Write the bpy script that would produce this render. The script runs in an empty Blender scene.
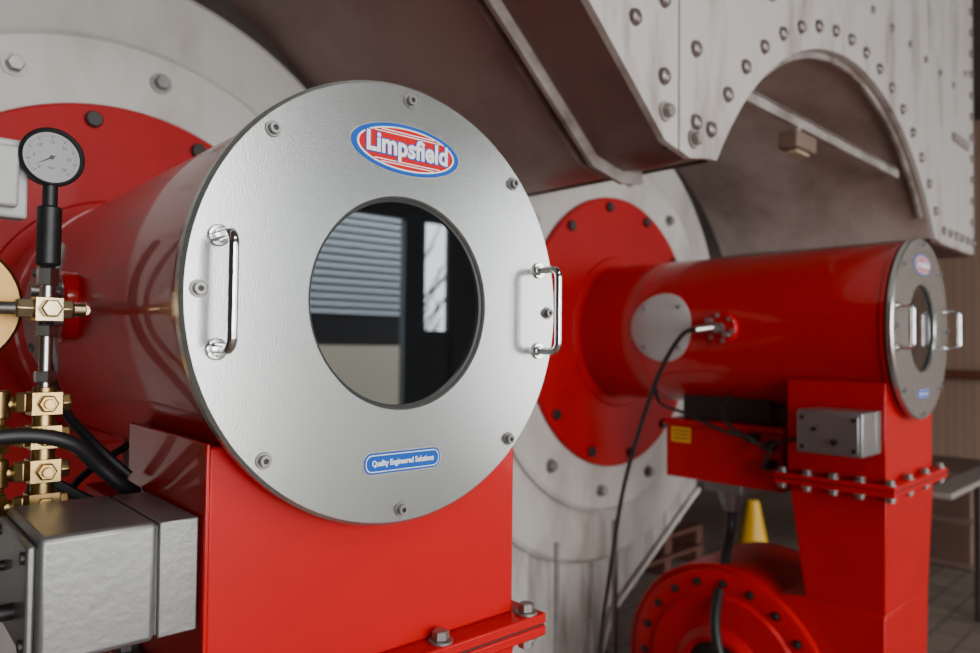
import bpy, bmesh, math, random
from mathutils import Vector, Matrix
random.seed(4)
S = 0.3   # metres per design unit (burner face radius)
FLOOR = -5.6

# ------------------------------------------------------------------ materials
def mat(name, col, rough=0.5, metal=0.0, coat=0.0, col2=None, nscale=6.0, nmix=0.5, bump=0.0, bscale=40.0,
        stretch=(1,1,1), spec=0.5, rvar=0.0, detail=8.0, ior=1.5, lo=0.4, hi=0.65):
    m = bpy.data.materials.new(name); m.use_nodes = True
    nt = m.node_tree; b = nt.nodes['Principled BSDF']
    b.inputs['Base Color'].default_value = (*col, 1)
    b.inputs['Roughness'].default_value = rough
    b.inputs['Metallic'].default_value = metal
    b.inputs['Coat Weight'].default_value = coat
    b.inputs['Coat Roughness'].default_value = 0.05
    b.inputs['Specular IOR Level'].default_value = spec
    b.inputs['IOR'].default_value = ior
    tc = nt.nodes.new('ShaderNodeTexCoord'); mp = nt.nodes.new('ShaderNodeMapping')
    mp.inputs['Scale'].default_value = stretch
    nt.links.new(tc.outputs['Object'], mp.inputs['Vector'])
    n = nt.nodes.new('ShaderNodeTexNoise'); n.inputs['Scale'].default_value = nscale
    n.inputs['Detail'].default_value = detail; n.inputs['Roughness'].default_value = 0.65
    nt.links.new(mp.outputs['Vector'], n.inputs['Vector'])
    if col2:
        r = nt.nodes.new('ShaderNodeValToRGB')
        r.color_ramp.elements[0].position = lo; r.color_ramp.elements[1].position = hi
        r.color_ramp.elements[0].color = (*col, 1)
        c = [col[i]*(1-nmix)+col2[i]*nmix for i in range(3)]
        r.color_ramp.elements[1].color = (*c, 1)
        nt.links.new(n.outputs['Fac'], r.inputs['Fac'])
        nt.links.new(r.outputs['Color'], b.inputs['Base Color'])
    if rvar:
        mr = nt.nodes.new('ShaderNodeMapRange')
        mr.inputs['To Min'].default_value = max(0.02, rough-rvar); mr.inputs['To Max'].default_value = rough+rvar
        nt.links.new(n.outputs['Fac'], mr.inputs['Value']); nt.links.new(mr.outputs['Result'], b.inputs['Roughness'])
    if bump:
        n2 = nt.nodes.new('ShaderNodeTexNoise'); n2.inputs['Scale'].default_value = bscale
        nt.links.new(mp.outputs['Vector'], n2.inputs['Vector'])
        bp = nt.nodes.new('ShaderNodeBump'); bp.inputs['Strength'].default_value = bump
        bp.inputs['Distance'].default_value = 0.01
        nt.links.new(n2.outputs['Fac'], bp.inputs['Height']); nt.links.new(bp.outputs['Normal'], b.inputs['Normal'])
    return m

def brick_mat(name, c1, c2, mortar, scale):
    m = bpy.data.materials.new(name); m.use_nodes = True
    nt = m.node_tree; b = nt.nodes['Principled BSDF']; b.inputs['Roughness'].default_value = 0.75
    tc = nt.nodes.new('ShaderNodeTexCoord')
    br = nt.nodes.new('ShaderNodeTexBrick'); br.inputs['Scale'].default_value = scale
    br.inputs['Color1'].default_value = (*c1,1); br.inputs['Color2'].default_value = (*c2,1); br.inputs['Mortar'].default_value=(*mortar,1)
    nt.links.new(tc.outputs['Object'], br.inputs['Vector'])
    nt.links.new(br.outputs['Color'], b.inputs['Base Color'])
    return m

RED    = mat('red_gloss_paint', (0.47,0.0012,0.0045), 0.28, coat=0.5, bump=0.02, bscale=25, col2=(0.38,0.0012,0.004), nscale=3, spec=0.25)
REDB   = mat('red_box_paint', (0.50,0.0012,0.0045), 0.36, coat=0.08, bump=0.03, bscale=25, col2=(0.42,0.0012,0.004), nscale=3, spec=0.2)
REDD   = mat('red_plate_paint', (0.38,0.002,0.005), 0.5, coat=0.04, col2=(0.28,0.002,0.004), nscale=5, spec=0.2)
SILVER = mat('silver_face_paint', (0.47,0.485,0.47), 0.25, metal=0.85, col2=(0.42,0.435,0.42), nscale=300, bump=0.02, bscale=350)
STEEL  = mat('zinc_steel', (0.52,0.51,0.49), 0.30, metal=1.0, col2=(0.35,0.33,0.30), nscale=30)
CHROME = mat('chrome', (0.80,0.80,0.81), 0.06, metal=1.0)
CAST   = mat('cast_aluminium_housing', (0.255,0.255,0.25), 0.36, metal=0.7, col2=(0.19,0.19,0.185), nscale=8, bump=0.04, bscale=120, rvar=0.06)
BRASS  = mat('brass', (0.50,0.34,0.14), 0.33, metal=1.0, col2=(0.26,0.17,0.07), nscale=14, nmix=0.9)
BRASSP = mat('pale_brass', (0.60,0.49,0.30), 0.30, metal=1.0, col2=(0.42,0.32,0.16), nscale=14)
BRASSD = mat('tarnished_brass', (0.34,0.20,0.07), 0.42, metal=1.0, col2=(0.20,0.12,0.045), nscale=14)
BLACK  = mat('black_rubber', (0.010,0.010,0.011), 0.45)
DARK   = mat('dark_recess', (0.015,0.013,0.013), 0.5)
BOLTD  = mat('dark_bolt_steel', (0.035,0.03,0.03), 0.45, metal=0.6)
RIVET  = mat('rivet_steel', (0.25,0.22,0.21), 0.34, metal=0.6, col2=(0.10,0.06,0.045), nscale=12)
RINGB  = mat('ring_bolt_steel', (0.30,0.29,0.28), 0.38, metal=0.7, col2=(0.16,0.14,0.13), nscale=18)
GLASS  = mat('dark_sight_glass', (0.006,0.007,0.008), 0.012, spec=0.5, ior=3.3)
WHITEP = mat('aged_white_boiler_paint', (0.52,0.50,0.465), 0.45, col2=(0.27,0.22,0.185), nscale=1.8, nmix=0.9, bump=0.12, bscale=10, stretch=(1.4,1.4,0.6), lo=0.48, hi=0.75)
WHITE2 = mat('stained_white_plate', (0.48,0.46,0.43), 0.5, col2=(0.11,0.07,0.045), nscale=3.0, nmix=0.92, bump=0.2, bscale=12, stretch=(2.6,2.6,0.35), lo=0.45, hi=0.70)
PLATE  = mat('riveted_grey_plate', (0.52,0.49,0.465), 0.38, col2=(0.17,0.105,0.075), nscale=3.4, nmix=0.9, bump=0.25, bscale=8, stretch=(1.8,1.8,0.4), lo=0.50, hi=0.74, rvar=0.08)
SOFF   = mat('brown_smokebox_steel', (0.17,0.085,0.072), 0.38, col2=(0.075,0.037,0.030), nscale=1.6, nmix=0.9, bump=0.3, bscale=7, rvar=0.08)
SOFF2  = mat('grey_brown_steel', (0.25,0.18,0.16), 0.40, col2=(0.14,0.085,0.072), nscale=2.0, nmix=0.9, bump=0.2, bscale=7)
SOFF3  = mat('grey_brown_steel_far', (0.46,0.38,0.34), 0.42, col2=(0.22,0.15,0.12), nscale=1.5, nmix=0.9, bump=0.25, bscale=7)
RIB    = mat('painted_angle_iron', (0.36,0.32,0.295), 0.40, col2=(0.10,0.06,0.05), nscale=7, nmix=0.8)
BACKM  = mat('sooty_steel', (0.03,0.022,0.019), 0.6, col2=(0.06,0.04,0.032), nscale=3)
WHITE  = mat('label_white', (0.85,0.85,0.85), 0.4, spec=0.2)
BLUE   = mat('label_blue', (0.004,0.085,0.42), 0.4, spec=0.2)
LRED   = mat('label_red', (0.55,0.003,0.006), 0.4, spec=0.2)
YELL   = mat('yellow_plastic', (0.80,0.42,0.008), 0.4)
DIAL   = mat('gauge_dial', (0.26,0.27,0.265), 0.35)
LGREY  = mat('light_grey_enamel', (0.45,0.45,0.44), 0.4)
FLOORM = brick_mat('floor_paving', (0.20,0.15,0.12), (0.235,0.18,0.145), (0.15,0.115,0.095), 1.6)
WALLM  = brick_mat('wall_brick', (0.12,0.05,0.033), (0.15,0.07,0.045), (0.08,0.06,0.05), 3.0)
WALLR  = brick_mat('wall_brick_lit_tone', (0.34,0.20,0.14), (0.40,0.26,0.19), (0.22,0.18,0.15), 3.0)  # brick colours raised to stand in for window light on the right wall
WALLD  = mat('wall_plaster_dark', (0.08,0.06,0.052), 0.8, col2=(0.04,0.03,0.025), nscale=2)
CEILM  = mat('ceiling_boards', (0.08,0.065,0.058), 0.8, col2=(0.04,0.033,0.027), nscale=4)
SLAT   = mat('louvre_blue_grey', (0.70,0.77,0.84), 0.5)
CREAM  = mat('cream_cladding', (0.88,0.80,0.62), 0.6)
BENCH  = mat('bench_timber', (0.30,0.26,0.23), 0.55, col2=(0.2,0.165,0.14), nscale=8, stretch=(1,8,8))
BARK   = mat('bark', (0.04,0.03,0.025), 0.8)
GROUND = mat('yard_asphalt', (0.20,0.20,0.195), 0.9, col2=(0.28,0.27,0.25), nscale=5)

# ------------------------------------------------------------------ mesh builder
def basis(ax):
    a = Vector(ax).normalized()
    t = Vector((0,0,1)) if abs(a.z) < 0.9 else Vector((1,0,0))
    u = t.cross(a).normalized(); v = a.cross(u)
    return a, u, v

class M:
    def __init__(s): s.v=[]; s.f=[]
    def add(s, vs, fs):
        o=len(s.v); s.v += [tuple(p) for p in vs]; s.f += [tuple(i+o for i in f) for f in fs]; return s
    def box(s, x0,x1,y0,y1,z0,z1):
        vs=[(x,y,z) for z in (z0,z1) for y in (y0,y1) for x in (x0,x1)]
        return s.add(vs, [(0,2,3,1),(4,5,7,6),(0,1,5,4),(2,6,7,3),(0,4,6,2),(1,3,7,5)])
    def hexa(s, low, high):
        return s.add(list(low)+list(high), [(3,2,1,0),(4,5,6,7),(0,1,5,4),(1,2,6,5),(2,3,7,6),(3,0,4,7)])
    def lathe(s, prof, c, ax, n=48, closed=False, ph=0.0):
        a,u,v = basis(ax); c=Vector(c); vs=[]; fs=[]
        for (r,t) in prof:
            for i in range(n):
                th=2*math.pi*i/n+ph
                vs.append(c+a*t+(u*math.cos(th)+v*math.sin(th))*r)
        m=len(prof)
        for j in range(m if closed else m-1):
            k=(j+1)%m
            for i in range(n):
                i2=(i+1)%n
                fs.append((j*n+i, j*n+i2, k*n+i2, k*n+i))
        return s.add(vs,fs)
    def cyl(s, p0, p1, r, n=32, r2=None, ph=0.0, ch=0.0):
        p0=Vector(p0); p1=Vector(p1); L=(p1-p0).length; r2 = r if r2 is None else r2
        if ch: prof=[(0,0),(r-ch,0),(r,ch),(r2,L-ch),(r2-ch,L),(0,L)]
        else:  prof=[(0,0),(r,0),(r2,L),(0,L)]
        return s.lathe(prof, p0, p1-p0, n, ph=ph)
    def dome(s, c, ax, r, h, n=14):
        return s.lathe([(r,0),(r*0.95,h*0.4),(r*0.75,h*0.75),(r*0.4,h*0.95),(0,h)], c, ax, n)
    def hexbolt(s, c, ax, r, h):
        a=Vector(ax).normalized(); c=Vector(c)
        s.cyl(c, c+a*h*0.22, r*1.45, 20); s.cyl(c+a*h*0.2, c+a*h, r, 6, ch=r*0.12); return s
    def sweep(s, pts, r, n=12, sub=8, caps=True, corr=0.0):
        P=[Vector(p) for p in pts]; Q=[]
        if sub>1 and len(P)>2:
            for i in range(len(P)-1):
                p0=P[max(i-1,0)];p1=P[i];p2=P[i+1];p3=P[min(i+2,len(P)-1)]
                for k in range(sub):
                    t=k/sub
                    Q.append(0.5*((2*p1)+(p2-p0)*t+(2*p0-5*p1+4*p2-p3)*t*t+(3*p1-p0-3*p2+p3)*t*t*t))
            Q.append(P[-1])
        else: Q=P
        vs=[];fs=[]; u=None
        for i,q in enumerate(Q):
            d=(Q[min(i+1,len(Q)-1)]-Q[max(i-1,0)]).normalized()
            if u is None: _,u,_=basis(d)
            u=(u-d*u.dot(d)).normalized(); w=d.cross(u)
            rr=r[i] if isinstance(r,(list,tuple)) else r
            rr*=1+(corr if i%2 else 0)
            for k in range(n):
                th=2*math.pi*k/n; vs.append(q+(u*math.cos(th)+w*math.sin(th))*rr)
        for i in range(len(Q)-1):
            for k in range(n):
                k2=(k+1)%n; fs.append((i*n+k,i*n+k2,(i+1)*n+k2,(i+1)*n+k))
        if caps:
            fs.append(tuple(range(n-1,-1,-1))); fs.append(tuple((len(Q)-1)*n+k for k in range(n)))
        return s.add(vs,fs)
    def prism(s, poly, axis, d0, d1):
        def P(p,d):
            if axis=='Y': return (p[0],d,p[1])
            if axis=='X': return (d,p[0],p[1])
            return (p[0],p[1],d)
        n=len(poly); vs=[P(p,d0) for p in poly]+[P(p,d1) for p in poly]
        fs=[tuple(range(n-1,-1,-1)), tuple(range(n,2*n))]+[(i,(i+1)%n,n+(i+1)%n,n+i) for i in range(n)]
        return s.add(vs,fs)
    def build(s, name, m, parent=None, bevel=0.0, ang=32, loc=(0,0,0), segs=2):
        me=bpy.data.meshes.new(name)
        me.from_pydata([(p[0]*S,p[1]*S,p[2]*S) for p in s.v], [], s.f)
        bm=bmesh.new(); bm.from_mesh(me)
        bmesh.ops.remove_doubles(bm, verts=bm.verts, dist=1e-6)
        bmesh.ops.recalc_face_normals(bm, faces=bm.faces)
        bm.to_mesh(me); bm.free()
        me.polygons.foreach_set('use_smooth',[True]*len(me.polygons))
        me.set_sharp_from_angle(angle=math.radians(ang))
        me.materials.append(m)
        o=bpy.data.objects.new(name, me); bpy.context.collection.objects.link(o)
        o.location=[c*S for c in loc]
        if parent: o.parent=parent
        if bevel:
            b=o.modifiers.new('bevel','BEVEL'); b.width=bevel*S; b.segments=segs; b.limit_method='ANGLE'; b.angle_limit=math.radians(40)
        return o

def empty(name, loc=(0,0,0)):
    e=bpy.data.objects.new(name,None); e.empty_display_size=0.1
    bpy.context.collection.objects.link(e); e.location=[c*S for c in loc]; return e

def text(name, body, size, m, parent, loc, off=0.0, ext=0.0008, rot=(math.pi/2,0,0), sx=1.0):
    c=bpy.data.curves.new(name,'FONT'); c.body=body; c.size=size*S; c.align_x='CENTER'; c.align_y='CENTER'
    c.offset=off*S; c.extrude=ext*S; c.resolution_u=3
    t=bpy.data.objects.new(name+'_c',c); bpy.context.collection.objects.link(t)
    bpy.context.view_layer.update()
    me=bpy.data.meshes.new_from_object(t.evaluated_get(bpy.context.evaluated_depsgraph_get()))
    me.materials.clear(); me.materials.append(m)
    bpy.data.objects.remove(t)
    o=bpy.data.objects.new(name,me); bpy.context.collection.objects.link(o)
    o.parent=parent; o.location=[q*S for q in loc]; o.rotation_euler=rot; o.scale=(sx,1,1)
    return o

def ell(a,b,n=56): return [(a*math.cos(2*math.pi*i/n), b*math.sin(2*math.pi*i/n)) for i in range(n)]

# ------------------------------------------------------------------ burner
def burner(ox, oy, oz, L, yaw):
    E=empty('industrial_burner',(ox,oy,oz)); E.rotation_euler=(0,0,math.radians(yaw))
    FL=FLOOR-oz
    M().lathe([(0.478,0.012),(0.486,0.0),(0.985,0.0),(1.0,0.015),(1.0,0.055),(0.99,0.065),(0.478,0.065)],(0,0,0),(0,1,0),128,closed=True).build('face_plate',SILVER,E)
    M().lathe([(0.985,0.066),(0.985,0.085),(0.5,0.085),(0.5,0.066)],(0,0,0),(0,1,0),96,closed=True).build('gasket',DARK,E)
    M().lathe([(0,0.034),(0.476,0.034),(0.476,0.06),(0,0.06)],(0,0,0),(0,1,0),96).build('sight_glass',GLASS,E)
    M().lathe([(0.464,0.024),(0.478,0.020),(0.478,0.036),(0.464,0.036)],(0,0,0),(0,1,0),96,closed=True).build('glass_seal',BLACK,E)
    b=M().lathe([(0,0.09),(0.95,0.09),(0.965,0.10),(0.965,L-1.0),(0.975,L-1.0),(0.975,L-0.93),(0.965,L-0.93),(0.965,L)],(0,0,0),(0,1,0),128)
    b.build('drum_body',RED,E)
    M().lathe([(0.966,0.088),(0.982,0.095),(0.982,0.13),(0.966,0.14)],(0,0,0),(0,1,0),128,closed=True).build('front_lip',RED,E)
    bw=M(); bd=M()
    for i in range(8):
        th=math.pi/2+i*math.pi/4+math.radians(-0.6)
        x,z=0.932*math.cos(th),0.932*math.sin(th)
        bw.cyl((x,0,z),(x,-0.006,z),0.034,24,ch=0.002)
        bw.lathe([(0.012,-0.024),(0.022,-0.024),(0.024,-0.021),(0.024,0)],(x,-0.004,z),(0,1,0),20)
        bd.cyl((x,-0.012,z),(x,-0.022,z),0.0125,6)
    bw.build('face_bolts',RINGB,E); bd.build('face_bolt_sockets',DARK,E)
    for k,sx in enumerate((-1,1)):
        x=0.862*sx; h=M(); zz=0.215; so=0.15; c=0.045
        pts=[(x,0,zz),(x,-so+c,zz)]
        for q in range(1,6):
            a=q/6*math.pi/2; pts.append((x,-so+c-c*math.sin(a),zz-c+c*math.cos(a)))
        pts+=[(x,-so,zz-c),(x,-so,-zz+c)]
        for q in range(1,6):
            a=q/6*math.pi/2; pts.append((x,-so+c-c*math.cos(a),-zz+c-c*math.sin(a)))
        pts+=[(x,-so+c,-zz),(x,0,-zz)]
        h.sweep(pts,0.019,16,sub=1)
        for z in (zz,-zz):
            h.cyl((x,0,z),(x,-0.014,z),0.042,24,ch=0.004); h.cyl((x,-0.014,z),(x,-0.03,z),0.028,24,ch=0.003)
        h.build('handle_%d'%(k+1),CHROME,E,ang=45)
    z0=0.70
    def lay(name,a,b_,y,m,th=0.0022):
        M().prism([(p[0],p[1]+z0) for p in ell(a,b_)],'Y',y,y-th).build(name,m,E)
    lay('badge_edge',0.306,0.120,0.0,STEEL); lay('badge_blue',0.299,0.114,-0.002,BLUE)
    lay('badge_white',0.270,0.098,-0.004,WHITE); lay('badge_red',0.260,0.091,-0.006,LRED)
    st=M()
    for zc in (-0.062,0.062,-0.073,0.073):
        w=0.258*math.sqrt(max(0,1-(zc/0.090)**2))*0.97
        st.box(-w,w,-0.0092,-0.006,z0+zc-0.0022,z0+zc+0.0022)
    st.build('badge_stripes',WHITE,E)
    text('badge_text_outline','Limpsfield',0.122,BLUE,E,(0,-0.0100,z0+0.004),off=0.0090,sx=0.93)
    text('badge_text','Limpsfield',0.122,WHITE,E,(0,-0.0120,z0+0.004),off=0.0038,sx=0.93)
    def rr(a,b_,r,zc):
        pts=[]
        for (cx,cz,st_) in ((a-r,b_-r,0),(-a+r,b_-r,90),(-a+r,-b_+r,180),(a-r,-b_+r,270)):
            for k in range(7):
                t=math.radians(st_+k*15); pts.append((cx+r*math.cos(t),zc+cz+r*math.sin(t)))
        return pts
    ZL=-0.715
    M().prism(rr(0.216,0.053,0.045,ZL),'Y',0,-0.0025).build('label_edge',STEEL,E)
    M().prism(rr(0.208,0.046,0.039,ZL),'Y',-0.0025,-0.0045).build('label_blue',BLUE,E)
    M().prism(rr(0.200,0.038,0.032,ZL),'Y',-0.0045,-0.0055).build('label_white_line',WHITE,E)
    M().prism(rr(0.196,0.034,0.029,ZL),'Y',-0.0055,-0.0065).build('label_field',BLUE,E)
    text('label_text','Quality Engineered Solutions',0.036,WHITE,E,(0,-0.0075,ZL),off=0.0010,sx=0.80)
    p=M(); p.box(-0.83,0.82,0.13,1.12,-1.62,-0.60); p.build('air_duct_neck',REDB,E,bevel=0.012)
    M().box(-0.845,-0.828,0.118,1.13,-1.60,-0.585).build('neck_side_plate',RED,E,bevel=0.005)
    M().box(-0.95,0.95,0.0,1.25,-1.675,-1.62).build('upper_flange',REDB,E,bevel=0.01)
    M().box(-0.95,0.95,0.0,1.25,-1.74,-1.685).build('lower_flange',REDB,E,bevel=0.01)
    M().box(-0.94,0.94,0.01,1.24,-1.686,-1.674).build('flange_gasket',DARK,E)
    fb=M()
    for x in (-0.87,-0.30,0.28,0.86):
        for y in (0.065,1.185):
            fb.hexbolt((x,y,-1.62),(0,0,1),0.042,0.055); fb.hexbolt((x,y,-1.74),(0,0,-1),0.042,0.06)
    for y in (0.35,0.62,0.9):
        for x in (-0.89,0.89):
            fb.hexbolt((x,y,-1.62),(0,0,1),0.042,0.055); fb.hexbolt((x,y,-1.74),(0,0,-1),0.042,0.06)
    fb.build('flange_bolts',RINGB,E,ang=25)
    M().hexa([(-0.74,0.16,-3.0),(0.74,0.16,-3.0),(0.74,0.98,-3.0),(-0.74,0.98,-3.0)],
             [(-0.83,0.12,-1.74),(0.83,0.12,-1.74),(0.83,1.12,-1.74),(-0.83,1.12,-1.74)]).build('tapered_duct',REDB,E,bevel=0.01)
    poly=[(0.98,-3.0)]
    for i in range(41):
        t=math.radians(118-i*(298/40)); r=1.22+0.50*(i/40)
        poly.append((1.9+r*math.cos(t),-4.15+max(r*math.sin(t), -1.38)))
    poly.append((0.16,-3.0))
    M().prism(poly,'X',-0.74,0.74).build('fan_volute',REDB,E,bevel=0.015)
    c=(0,1.9,-4.15)
    M().lathe([(0.55,0.60),(0.60,0.74),(1.14,0.74),(1.24,0.76),(1.24,0.86),(1.2,0.875),(0.98,0.875),(0.95,0.92),(0.60,0.94),(0.5,1.02),(0.44,1.02),(0.44,0.60)],c,(-1,0,0),96,closed=True).build('fan_front_ring',REDB,E)
    M().cyl((-0.70,1.9,-4.15),(-0.95,1.9,-4.15),0.44,40).build('fan_inlet',DARK,E)
    vb=M()
    for i in range(20):
        t=2*math.pi*i/20
        vb.hexbolt((-0.872,1.9+1.10*math.cos(t),-4.15+1.10*math.sin(t)),(-1,0,0),0.035,0.05)
    vb.build('fan_bolts',BOLTD,E)
    ft=M()
    for y in (1.1,2.6):
        ft.box(-0.7,0.7,y-0.12,y+0.12,FL,-5.25)
    ft.box(-0.85,0.85,0.9,2.85,FL,FL+0.08)
    ft.build('fan_feet',REDB,E,bevel=0.01)
    M().box(-0.60,0.45,1.30,2.86,-1.92,-1.24).build('control_box',REDB,E,bevel=0.015)
    M().box(-0.63,0.48,1.27,2.90,-1.24,-1.17).build('control_box_lid',REDB,E,bevel=0.01)
    M().box(-0.45,0.3,1.5,2.7,-1.17,-0.85).build('control_box_neck',DARK,E,bevel=0.01)
    M().box(-0.606,-0.60,2.50,2.78,-1.46,-1.27).build('warning_label',YELL,E)
    wl=M()
    for k in range(3): wl.box(-0.609,-0.605,2.53,2.75,-1.42+k*0.05,-1.405+k*0.05)
    wl.build('warning_label_lines',BLACK,E)
    cg=M()
    for y,z in ((1.42,-1.38),(1.42,-1.6),(1.62,-1.3)):
        cg.cyl((-0.60,y,z),(-0.74,y,z),0.06,16); cg.cyl((-0.74,y,z),(-0.82,y,z),0.04,16)
    cg.sweep([(-0.80,1.42,-1.38),(-0.95,1.5,-1.30),(-1.0,1.75,-1.15),(-0.9,1.9,-0.98),(-0.62,1.95,-0.80)],0.022,10)
    cg.sweep([(-0.80,1.42,-1.6),(-0.92,1.36,-1.55),(-1.0,1.2,-1.3),(-0.98,0.8,-1.2)],0.022,10)
    cg.sweep([(-0.80,1.62,-1.3),(-0.98,1.9,-1.2),(-1.02,2.3,-1.05),(-0.98,2.7,-0.95),(-0.8,2.9,-0.75)],0.022,10)
    cg.build('cable_glands',BLACK,E)
    M().box(-0.52,0.0,1.85,2.35,-2.05,-1.92).cyl((-0.3,2.1,-2.05),(-0.3,2.1,-2.3),0.17,24,r2=0.09).build('socket_connector',CAST,E,bevel=0.01)
    M().sweep([(-0.3,2.1,-2.28),(-0.32,2.1,-2.55),(-0.7,2.0,-3.0),(-1.15,1.85,-3.5),(-1.25,1.6,-4.2),(-1.25,1.4,-5.0),(-1.25,1.5,-5.5),(-1.3,2.6,FL+0.063)],0.062,14).build('supply_cable',BLACK,E)
    # servo motor housing
    M().box(-1.395,-1.01,0.15,0.80,-1.31,-0.865).build('servo_cover',CAST,E,bevel=0.022,segs=3)
    M().box(-1.0,-0.855,0.155,0.795,-1.305,-0.87).box(-1.011,-0.999,0.165,0.785,-1.295,-0.88).build('servo_base',CAST,E,bevel=0.012)
    M().box(-0.856,-0.844,0.25,0.7,-1.25,-0.92).build('servo_bracket',REDB,E)
    M().box(-1.425,-1.395,0.18,0.77,-1.28,-0.895).build('servo_end_cap',CAST,E,bevel=0.01)
    sc=M()
    for y in (0.22,0.73):
        for z in (-1.24,-0.94): sc.cyl((-1.425,y,z),(-1.437,y,z),0.022,16)
    sc.cyl((-1.425,0.40,-1.17),(-1.475,0.40,-1.17),0.03,16); sc.cyl((-1.425,0.60,-1.05),(-1.455,0.60,-1.05),0.02,12)
    sc.build('servo_screws',BOLTD,E)
    q=M(); vs=[];fs=[]; n=40
    for ring,(rr_,out) in enumerate(((0.0,0.026),(0.42,0.026),(0.44,0.018),(0.44,-0.01))):
        for i in range(n):
            t=2*math.pi*i/n; y=2.72+rr_*math.cos(t); z=0.02+rr_*math.sin(t)
            R=0.965+out; a=math.asin(z/R); vs.append((-R*math.cos(a),y,R*math.sin(a)))
    for j in range(3):
        for i in range(n): fs.append((j*n+i,j*n+(i+1)%n,(j+1)*n+(i+1)%n,(j+1)*n+i))
    q.add(vs,fs); q.build('inspection_cover',LGREY,E)
    cs=M()
    for i in range(4):
        t=math.pi/4+i*math.pi/2; y=2.72+0.36*math.cos(t); z=0.02+0.36*math.sin(t); a=math.asin(z/0.99)
        cs.dome((-0.99*math.cos(a),y,z),(-math.cos(a),0,math.sin(a)),0.03,0.02)
    cs.build('inspection_cover_screws',RINGB,E)
    M().cyl((-0.90,1.86,0.0),(-1.03,1.86,0.0),0.20,32,ch=0.012).build('sensor_boss',RED,E)
    sb=M()
    for i in range(6):
        t=2*math.pi*i/6+0.3; sb.hexbolt((-1.03,1.86+0.155*math.cos(t),0.155*math.sin(t)),(-1,0,0),0.02,0.03)
    sb.cyl((-1.03,1.86,0),(-1.12,1.86,0),0.07,6); sb.cyl((-1.12,1.86,0),(-1.26,1.86,0),0.045,20)
    sb.cyl((-1.03,1.97,0.09),(-1.14,1.97,0.09),0.03,16); sb.cyl((-1.03,1.75,-0.08),(-1.14,1.75,-0.08),0.03,16)
    sb.build('sensor_fittings',RINGB,E,ang=25)
    return E

X2=6.95; Z2=0.055
E1=burner(0.0,0.0,0.0,4.60,-2.2)
E2=burner(X2,-0.22,Z2,4.05,0.0)

C=empty('sensor_cable',(X2,-0.22,Z2))
M().cyl((-1.24,1.86,0),(-1.42,1.97,-0.03),0.05,20).build('plug',STEEL,C)
M().sweep([(-1.40,1.96,-0.02),(-1.44,2.1,-0.07),(-1.44,2.3,-0.32),(-1.42,2.5,-0.68),(-1.4,2.77,-1.35),(-1.4,2.99,-2.1),(-1.4,3.15,-3.0),(-1.4,3.30,-3.95),(-1.42,3.3,-4.9),(-1.5,3.4,-5.5),(-1.9,3.6,-5.6)],0.027,10).build('flex',BLACK,C)

# ------------------------------------------------------------------ fuel valve manifold and gauge (near burner)
mx,my=-1.21,0.98
V=empty('fuel_valve_manifold',(mx,my,0))
M().cyl((0,0,0.14),(0,0,0.40),0.048,20,ch=0.008).cyl((0,0,0.40),(0,0,0.50),0.03,16).build('black_snubber',BLACK,V)
M().cyl((0,0,0.05),(0,0,0.13),0.045,6,ch=0.005).cyl((0,0,0.0),(0,0,0.06),0.03,20).cyl((0,0,-0.17),(0,0,-0.12),0.05,6,ch=0.005)\
   .cyl((0,0,-0.40),(0,0,-0.13),0.026,20).cyl((0,0,-0.37),(0,0,-0.32),0.045,6,ch=0.005).build('steel_tube',STEEL,V,ang=25)
t=M()
t.box(-0.055,0.055,-0.05,0.05,-0.105,0.0)
t.cyl((0.05,0,-0.05),(0.10,0,-0.05),0.045,6,ch=0.005); t.cyl((-0.05,0,-0.05),(-0.12,0,-0.05),0.045,6,ch=0.005)
t.cyl((0.10,0,-0.05),(0.15,0,-0.05),0.03,16); t.cyl((0,-0.05,-0.05),(0,-0.10,-0.05),0.042,6,ch=0.005)
t.build('brass_cross',BRASSP,V,ang=25,bevel=0.004)
t=M()
for k in range(4):
    zc=-0.46-0.145*k
    t.box(-0.06,0.06,-0.055,0.055,zc-0.05,zc+0.05)
    t.cyl((0,0,zc-0.075),(0,0,zc+0.07),0.045,20)
    t.cyl((0.06,0,zc),(0.10,0,zc),0.042,6,ch=0.005)
    t.cyl((0,-0.055,zc),(0,-0.085,zc),0.040,6,ch=0.005); t.cyl((0,-0.085,zc),(0,-0.105,zc),0.022,16)
    t.cyl((-0.06,0,zc),(-0.17,0,zc),0.03,16)
    t.cyl((-0.17,0,zc-0.06),(-0.17,0,zc+0.06),0.045,6 if k%2 else 20,ch=0.006)
    t.cyl((-0.09,-0.06,zc-0.03),(-0.09,-0.06,zc+0.05),0.034,6,ch=0.004)
t.cyl((-0.17,0,-0.98),(-0.17,0,-0.40),0.028,16)
t.build('brass_valve_block',BRASS,V,ang=25,bevel=0.004)
M().cyl((-0.26,0.12,-0.07),(-0.44,0.12,-0.07),0.05,20).cyl((-0.235,0.06,-0.05),(-0.235,0.06,0.46),0.03,16).cyl((-0.235,0.06,-0.05),(-0.08,0.0,-0.05),0.028,16).build('steel_union',STEEL,V,bevel=0.004)
M().box(-0.36,-0.075,0.04,0.14,0.34,0.68).box(-0.33,-0.12,-0.02,0.04,0.38,0.64).build('solenoid_body',LGREY,V,bevel=0.012)
t=M().lathe([(0,-0.05),(0.06,-0.05),(0.07,-0.03),(0.27,-0.03),(0.285,-0.015),(0.285,0.05),(0.27,0.065),(0,0.065)],(-0.345,0.16,-0.04),(0,1,0),48)
t.build('brass_flange',BRASSD,V)
M().sweep([(0.0,0.0,-0.98),(0,0.1,-1.15),(0.1,0.5,-1.35),(0.3,1.2,-1.4),(0.6,1.7,-1.45)],0.03,12).build('feed_pipe',STEEL,V)
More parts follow.
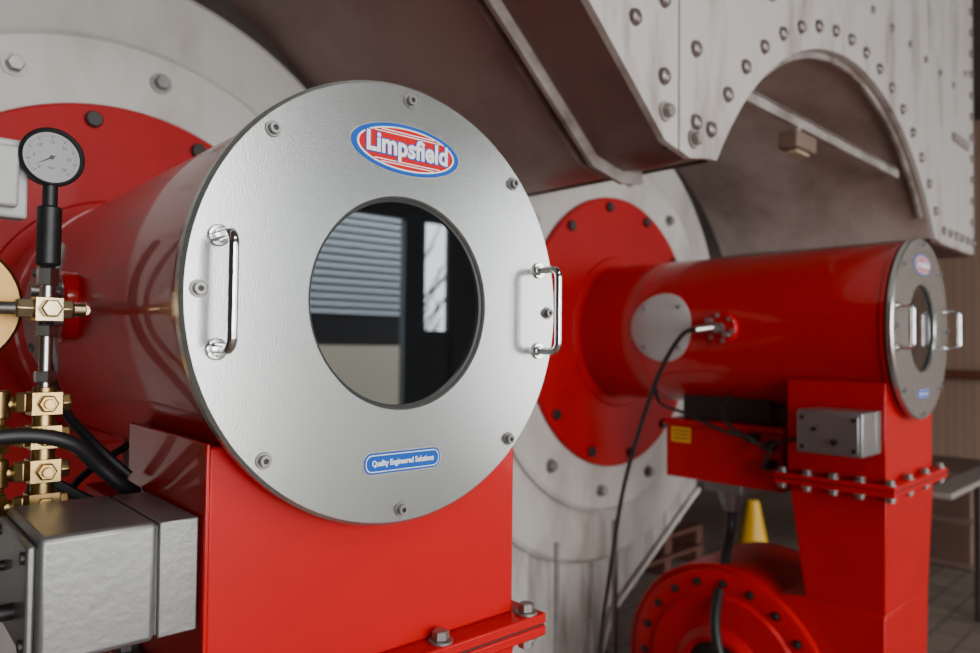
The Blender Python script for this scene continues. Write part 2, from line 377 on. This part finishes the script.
M().sweep([(0.15,0,-0.05),(0.17,0.08,-0.05),(0.17,0.35,-0.05),(0.17,0.80,-0.01),(0.08,0.88,0.0)],0.022,12).build('side_pipe',BRASSP,V)
M().sweep([(-0.6,-0.12,-0.62),(-0.35,-0.10,-0.60),(-0.1,-0.10,-0.585),(0.08,-0.1,-0.63),(0.2,-0.06,-0.74),(0.30,-0.05,-0.84),(0.38,-0.02,-0.90)],0.031,14,sub=22,corr=0.10).build('flex_conduit',BLACK,V,ang=80)
M().sweep([(0.12,0.55,0.5),(0.10,0.5,0.1),(0.10,0.45,-0.25),(0.14,0.3,-0.5),(0.24,0.1,-0.68),(0.36,0.02,-0.82)],0.024,10)\
   .sweep([(-0.6,0.0,-0.75),(-0.3,0.05,-0.76),(0.0,0.12,-0.80),(0.2,0.10,-0.92),(0.34,0.02,-1.0)],0.026,10)\
   .sweep([(0.06,0.2,0.62),(0.07,0.25,0.3),(0.08,0.3,-0.1),(0.05,0.3,-0.5),(0.0,0.3,-1.1)],0.016,10).build('black_hoses',BLACK,V)

G=empty('pressure_gauge',(mx,my,0.615)); G.scale=(0.9,0.9,0.9)
M().lathe([(0,0.085),(0.11,0.085),(0.128,0.07),(0.128,0.0),(0.142,-0.005),(0.142,-0.03),(0.136,-0.036),(0.126,-0.03),(0.124,-0.012),(0,-0.012)],(0,0,0),(0,1,0),64).build('gauge_case',BLACK,G)
M().lathe([(0,-0.0135),(0.122,-0.0135),(0.122,-0.010)],(0,0,0),(0,1,0),64).build('gauge_dial',DIAL,G)
t=M()
for i in range(41):
    a=math.radians(225-i*270/40); r0=0.092 if i%5==0 else 0.100; r1=0.110; w=0.0016 if i%5==0 else 0.0008
    c,s_=math.cos(a),math.sin(a)
    t.add([(c*r0-s_*w,-0.0145,s_*r0+c*w),(c*r0+s_*w,-0.0145,s_*r0-c*w),(c*r1+s_*w,-0.0145,s_*r1-c*w),(c*r1-s_*w,-0.0145,s_*r1+c*w)],[(0,1,2,3)])
a=math.radians(212); c,s_=math.cos(a),math.sin(a); w=0.004
t.add([(c*0.09,-0.0165,s_*0.09),(-s_*w,-0.0165,c*w),(-c*0.03,-0.0165,-s_*0.03),(s_*w,-0.0165,-c*w)],[(0,1,2,3)])
t.cyl((0,-0.014,0),(0,-0.020,0),0.010,16)
t.build('gauge_marks',BLACK,G)
for k in range(7):
    a=math.radians(225-k*45)
    text('gauge_number_%d'%k,str(k*5),0.022,BLACK,G,(0.075*math.cos(a),-0.0145,0.075*math.sin(a)),ext=0.0002)
text('gauge_unit','bar',0.022,BLACK,G,(0,-0.0145,-0.05),ext=0.0002)
M().cyl((0,0.03,-0.15),(0,0.03,-0.10),0.03,6).build('gauge_stem',STEEL,G)

# ------------------------------------------------------------------ boiler end plates
YB=4.98
def boiler_end(ox, y, oz):
    B=empty('boiler_end_plate',(ox,y,oz)); D=YB-y
    M().lathe([(0,0.0),(1.99,0.0),(2.01,0.02),(2.01,0.08),(0,0.08)],(0,0,0),(0,1,0),128).build('red_mounting_plate',REDD,B)
    M().lathe([(1.04,-0.03),(1.10,-0.03),(1.12,-0.01),(1.12,0.0),(0.97,0.0),(0.97,-0.02)],(0,0,0),(0,1,0),96,closed=True).build('mounting_collar',REDD,B)
    b=M()
    for i in range(12):
        t=2*math.pi*i/12+0.15
        b.cyl((1.86*math.cos(t),0,1.86*math.sin(t)),(1.86*math.cos(t),-0.05,1.86*math.sin(t)),0.075,18,ch=0.012)
    b.build('plate_bolts',BOLTD,B)
    M().lathe([(0,0.08),(2.62,0.08),(2.68,0.12),(2.68,0.20),(2.76,0.23),(3.40,0.25),(3.46,0.30),(3.46,D),(0,D)],(0,0,0),(0,1,0),160).build('white_end_ring',WHITEP,B)
    b=M()
    for i in range(12):
        t=2*math.pi*i/12+math.radians(82)
        b.hexbolt((2.37*math.cos(t),0.08,2.37*math.sin(t)),(0,-1,0),0.07,0.09)
    b.build('ring_bolts',RINGB,B,ang=25)
    return B
B1=boiler_end(0.20,4.60,0.0); B2=boiler_end(X2,3.83,Z2)
K=empty('boiler_lower_skirt',(X2,4.2,0))
M().prism([(-3.3,-1.4),(2.9,-1.4),(2.9,-2.72),(0.35,-4.25),(0.0,-4.9),(-3.3,-4.9)],'Y',0.02,0.10).build('skirt_plate',WHITE2,K,bevel=0.01)
M().box(-3.3,0.3,0.0,0.40,FLOOR,-4.9).build('skirt_foundation',WALLD,K)
M().sweep([(2.9,-0.02,-2.72),(0.35,-0.02,-4.25),(0.0,-0.02,-4.9)],0.05,10,sub=1).build('skirt_edge_angle',WHITEP,K)
P=empty('drain_pipes',(6.76,3.72,0))
M().cyl((-1.35,0,-5.6),(-1.35,0,-2.8),0.035,12).cyl((-0.05,0,-5.6),(-0.05,0,-2.7),0.045,12).cyl((-0.05,0,-4.9),(-0.05,0,-4.75),0.08,12).cyl((-0.6,0,-5.1),(-0.6,0,-4.0),0.04,12)\
   .cyl((-1.35,0,-5.1),(-0.05,0,-5.1),0.035,12).build('pipes',RINGB,P)

# ------------------------------------------------------------------ smokebox casing
Q=empty('riveted_smokebox_casing')
YP=1.0; TOP=8.0
left=[(-8.5,1.64),(-4.9,1.64),(-4.1,2.03),(-3.4,2.6),(-2.3,3.4),(-0.9,3.95),(0.3,3.95),(1.6,3.4),(2.63,2.6),(3.34,2.03),(3.72,1.72),(4.16,1.64),(4.50,1.70)]
cx,cz,r=8.45,-0.72,4.50
a0=math.acos((4.66-cx)/r); a1=math.acos((12.2-cx)/r)
arch=[(cx+r*math.cos(a0+(a1-a0)*i/40), cz+r*math.sin(a0+(a1-a0)*i/40)) for i in range(41)]
right=[(12.5,1.72),(14.9,1.72)]
bot=left+arch+right
seam=3.95
def strip(pts,name,y0,y1,m):
    M().prism([(p[0],p[1]) for p in pts]+[(pts[-1][0],TOP),(pts[0][0],TOP)],'Y',y0,y1).build(name,m,Q)
i=[k for k,p in enumerate(bot) if p[0]<seam][-1]
zc=bot[i][1]+(bot[i+1][1]-bot[i][1])*(seam-bot[i][0])/(bot[i+1][0]-bot[i][0])
strip(bot[:i+1]+[(seam-0.016,zc)],'front_plate_a',YP,YP+0.07,PLATE)
strip([(seam+0.016,zc)]+bot[i+1:],'front_plate_b',YP,YP+0.07,PLATE)
M().box(seam-0.1,seam+0.1,YP+0.07,YP+0.10,zc,TOP).build('seam_backing',DARK,Q)
def soffit(pts,name,m,y0,y1,off=0.0):
    mm=M(); n=len(pts); vs=[];fs=[]
    for p in pts: vs+= [(p[0],y0,p[1]+off),(p[0],y1,p[1]+off),(p[0],y0,p[1]+off+0.05),(p[0],y1,p[1]+off+0.05)]
    for k in range(n-1):
        a=4*k;b=4*k+4; fs+=[(a,b,b+1,a+1),(a+2,a+3,b+3,b+2),(a,a+2,b+2,b),(a+1,b+1,b+3,a+3)]
    mm.add(vs,fs).build(name,m,Q)
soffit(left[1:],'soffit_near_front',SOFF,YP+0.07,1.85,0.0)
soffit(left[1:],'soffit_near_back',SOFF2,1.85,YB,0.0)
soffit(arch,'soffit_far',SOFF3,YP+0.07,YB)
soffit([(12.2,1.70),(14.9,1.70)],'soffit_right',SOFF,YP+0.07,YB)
M().box(14.85,14.92,YP,YB,1.72,TOP).build('end_side',SOFF,Q)
def rib(pts,y,name,d=0.16):
    mm=M(); vs=[];fs=[]; n=len(pts)
    for k,p in enumerate(pts):
        a=Vector(pts[max(k-1,0)]);b=Vector(pts[min(k+1,n-1)]); t=(b-a).normalized(); nn=Vector((t.y,-t.x))
        q=Vector(p)+nn*d
        vs+=[(p[0],y,p[1]),(p[0],y+0.05,p[1]),(q.x,y+0.05,q.y),(q.x,y,q.y)]
    for k in range(n-1):
        a=4*k;b=a+4
        for j in range(4): fs.append((a+j,a+(j+1)%4,b+(j+1)%4,b+j))
    mm.add(vs,fs).build(name,RIB,Q)
rib(left[4:13],1.78,'rib_near',0.13)
rib(arch[2:39],1.12,'rib_far_front',0.08)
M().sweep([(p[0],1.98,p[1]-0.03) for p in left[5:12]],0.035,8,sub=1).build('rib_bar',RIB,Q)
M().box(-8.5,14.9,YB,YB+0.12,-2.9,TOP).build('back_panel',BACKM,Q)
rv=M()
def riv(x,z,rr=0.055,y=None): rv.dome((x,YP if y is None else y,z),(0,-1,0),rr,rr*0.75)
for k in range(0,17):
    t=a0+(a1-a0)*(k+0.3)/17; riv(cx+(r+0.27)*math.cos(t),cz+(r+0.27)*math.sin(t),0.085)
for k in range(6): riv(12.7+k*0.40,1.95,0.08)
for k in range(14): riv(14.66,2.35+k*0.42,0.075)
for k in range(8):
    riv(3.68,2.30+k*0.72,0.085); riv(4.24,2.0+k*0.72,0.085)
for k in range(1,4): riv(3.68-0.46*k,2.30+0.40*k,0.08)
for k in range(12): riv(4.9+k*0.85,4.75 if 4.9+k*0.85<13.5 else 5.2,0.06)
rv.build('rivets',RIVET,Q)
hv=M()
for (x,z) in ((3.70,1.98),(4.2,1.83)): hv.hexbolt((x,YP,z),(0,-1,0),0.065,0.09)
hv.build('plate_bolts',RIB,Q)
M().box(5.1,5.9,YP-0.05,YP,3.75,3.82).box(13.3,14.3,YP-0.06,YP,3.7,3.85).build('plate_straps',RIB,Q,bevel=0.005)
M().box(5.45,11.1,1.24,1.30,2.66,2.80).box(5.45,11.1,1.24,1.38,2.78,2.81).build('cross_bar',RIB,Q)
LQ=empty('bulkhead_lamp',(7.25,1.27,2.47))
M().box(-0.30,0.30,-0.12,0.14,-0.12,0.10).build('housing',mat('lamp_brown',(0.16,0.11,0.08),0.5),LQ,bevel=0.03)
M().box(-0.20,0.20,-0.07,0.10,-0.16,-0.12).build('diffuser',mat('lamp_lens',(0.45,0.38,0.25),0.4),LQ,bevel=0.02)
M().cyl((0,0.02,0.09),(0,0.02,0.19),0.05,16).build('stem',RIB,LQ)

# ------------------------------------------------------------------ things beyond
CN=empty('traffic_cone',(16.3,6.3,FLOOR))
M().lathe([(0,1.45),(0.14,1.45),(0.16,1.40),(0.42,0.10),(0.44,0.10),(0.44,0.06),(0,0.06)],(0,0,0),(0,0,1),32).build('cone_body',YELL,CN)
M().box(-0.48,0.48,-0.48,0.48,0,0.07).build('cone_base',YELL,CN,bevel=0.03)
WB=empty('workbench',(14.3,0.9,0))
M().box(-2.4,3.2,-0.2,0.25,-2.66,-2.56).build('bench_top',BENCH,WB,bevel=0.02)
t=M()
for x in (1.0,3.0):
    for y in (-0.1,0.18): t.box(x-0.05,x+0.05,y-0.05,y+0.05,FLOOR,-2.66)
t.build('bench_legs',BACKM,WB)
SP=empty('stacked_pallet',(13.2,8.2,FLOOR))
t=M()
for l in range(2):
    z=l*0.5
    for k in range(5): t.box(-1.6,1.6,-1.3+k*0.6,-0.9+k*0.6,z+0.36,z+0.44)
    for k in range(3): t.box(-1.6+k*1.45,-1.3+k*1.45,-1.3,1.5,z,z+0.36)
t.build('pallet_boards',mat('rusty_red_timber',(0.10,0.035,0.022),0.7),SP)
BX=empty('storage_crate',(20.5,3.0,FLOOR))
M().box(-1.5,1.5,-1.0,1.0,0,2.4).build('crate_body',mat('crate_brown',(0.16,0.09,0.065),0.7,col2=(0.09,0.05,0.035)),BX,bevel=0.03)
t=M()
for z in (0.1,1.2,2.3): t.box(-1.55,1.55,-1.05,1.05,z-0.07,z+0.07)
t.build('crate_battens',mat('crate_batten',(0.20,0.13,0.10),0.7),BX,bevel=0.01)
WP=empty('wall_pipework',(27.3,4.0,0))
M().cyl((0,2.2,FLOOR),(0,2.2,TOP),0.2,20).cyl((0,3.1,FLOOR),(0,3.1,TOP),0.12,16).cyl((0,-6,-1.0),(0,6,-1.0),0.16,16).build('pipes',mat('pipe_rust',(0.16,0.05,0.03),0.5),WP)

# ------------------------------------------------------------------ room shell
def shell(name,m,*bx):
    t=M()
    for b in bx: t.box(*b)
    return t.build(name,m)
shell('floor',FLOORM,(-20,28,-20.3,18,FLOOR-0.3,FLOOR))
shell('ceiling',CEILM,(-20,28,-20.3,18,TOP,TOP+0.3))
shell('wall_back',WALLM,(-20,28,18,18.3,FLOOR,TOP))
shell('wall_right',WALLR,(28,28.3,-20.3,18.3,FLOOR,TOP))
shell('wall_left',WALLD,(-20.3,-20,-20.3,18.3,FLOOR,TOP))
shell('wall_front',WALLD,(-20,-10,-20.3,-20,FLOOR,TOP),(-10,-3,-20.3,-20,6.2,TOP),(-3,-1,-20.3,-20,FLOOR,TOP),(-1,6,-20.3,-20,7.4,TOP),(6,6.6,-20.3,-20,FLOOR,TOP),
      (6.6,15.2,-20.3,-20,4.75,TOP),(15.2,18.0,-20.3,-20,FLOOR,TOP),(18.0,27.5,-20.3,-20,7.4,TOP),(27.5,28,-20.3,-20,FLOOR,TOP))
FR=mat('door_frame_dark',(0.05,0.06,0.07),0.5)
D=empty('door_1')
M().box(12.9,13.8,-20.25,-19.9,FLOOR,4.75).box(6.6,15.2,-20.2,-19.95,4.55,4.75).box(14.95,15.2,-20.2,-20.0,FLOOR,4.6).box(13.8,15.2,-20.2,-20.0,FLOOR,0.4).build('door_frame',FR,D)
def window(nm,x0,x1,z1,nx,nz):
    W=empty(nm); t=M()
    for k in range(nx+1):
        x=x0+(x1-x0)*k/nx; t.box(x-0.06,x+0.06,-20.25,-20.0,FLOOR,z1)
    for k in range(nz+1):
        z=FLOOR+0.1+(z1-FLOOR-0.2)*k/nz; t.box(x0,x1,-20.24,-20.01,z-0.07,z+0.07)
    t.build('window_bars',FR,W)
window('window_1',-10,-3,6.2,3,4); window('window_2',-1,6,7.4,3,4); window('window_3',18.0,27.5,7.4,4,4)
shell('ground',GROUND,(-30,45,-60,-20.3,FLOOR-0.35,FLOOR-0.05))
LB=empty('louvred_outbuilding',(0,-28,0))
XA,XB=7.5,18.7
M().box(XA,XB,0.0,-0.3,FLOOR-0.05,-0.2).build('cream_lower_wall',CREAM,LB)
M().box(XA,XB,-0.1,-0.3,-0.2,1.25).build('dark_band',DARK,LB)
M().box(XA,XB,-0.3,-0.4,1.25,7.5).build('louvre_backing',BACKM,LB)
t=M()
for k in range(17):
    z=1.35+k*0.36
    t.add([(XA,0.0,z),(XB,0.0,z),(XB,-0.25,z+0.30),(XA,-0.25,z+0.30),(XA,0.0,z-0.04),(XB,0.0,z-0.04),(XB,-0.25,z+0.26),(XA,-0.25,z+0.26)],
          [(0,1,2,3),(7,6,5,4),(0,4,5,1),(2,6,7,3),(0,3,7,4),(1,5,6,2)])
t.build('louvre_slats',SLAT,LB)
TR=empty('bare_tree',(23.5,-36,FLOOR-0.05))
t=M(); t.sweep([(0,0,0),(0.1,0,4),(-0.1,0,8),(0.3,0,13)],0.3,10)
for k in range(30):
    z=4+random.random()*8; a=random.random()*6.28; l=1.5+random.random()*3
    p0=Vector((0,0,z)); p1=p0+Vector((math.cos(a)*l*.5,math.sin(a)*l*.3,l*.35)); p2=p0+Vector((math.cos(a)*l+random.uniform(-.4,.4),math.sin(a)*l*.6,l*.95))
    t.sweep([p0,p1,p2],0.06,6,sub=4)
    t.sweep([p1,p1+Vector((random.uniform(-1,1),0,1.2))],0.035,5,sub=1)
t.build('branches',BARK,TR)

# ------------------------------------------------------------------ light
w=bpy.data.worlds.new('overcast_sky'); bpy.context.scene.world=w; w.use_nodes=True
bg=w.node_tree.nodes['Background']; bg.inputs['Color'].default_value=(0.86,0.93,1.0,1); bg.inputs['Strength'].default_value=4.8
def area(name,loc,rot,sx,sy,pw,col=(1,1,1)):
    l=bpy.data.lights.new(name,'AREA'); l.shape='RECTANGLE'; l.size=sx*S; l.size_y=sy*S; l.energy=pw; l.color=col
    o=bpy.data.objects.new(name,l); bpy.context.collection.objects.link(o); o.location=[c*S for c in loc]; o.rotation_euler=rot
    return o
R90=(math.radians(90),0,0)
area('daylight_window_1',(-6.5,-20.5,0.3),R90,7,11.4,160,(1.0,0.98,0.95))
area('daylight_window_2',(2.5,-20.5,0.9),R90,7,12.6,200,(1.0,0.98,0.94))
area('daylight_window_3',(22.7,-20.5,0.9),R90,9.5,12.6,190,(1.0,0.98,0.94))
area('overhead_fill',(1,-9,7.9),(0,0,0),4,2.5,50,(1.0,0.95,0.87))  # soft fill added from above, out of view; no fixture stands here

# ------------------------------------------------------------------ camera
th=math.radians(44.0); pitch=math.radians(1.6); roll=math.radians(0.6)
f=Vector((math.sin(th)*math.cos(pitch),math.cos(th)*math.cos(pitch),math.sin(pitch)))
rt=Vector((math.cos(th),-math.sin(th),0)); up=rt.cross(f)
rt2=rt*math.cos(roll)+up*math.sin(roll); up2=up*math.cos(roll)-rt*math.sin(roll)
cam=bpy.data.cameras.new('camera'); co=bpy.data.objects.new('camera',cam); bpy.context.collection.objects.link(co)
co.matrix_world=Matrix((( rt2.x,up2.x,-f.x,-2.014*S),(rt2.y,up2.y,-f.y,-2.644*S),(rt2.z,up2.z,-f.z,-0.195*S),(0,0,0,1)))
cam.sensor_width=36; cam.lens=26.6; cam.clip_start=0.01
cam.dof.use_dof=True; cam.dof.focus_distance=3.2*S; cam.dof.aperture_fstop=3.4
bpy.context.scene.camera=co
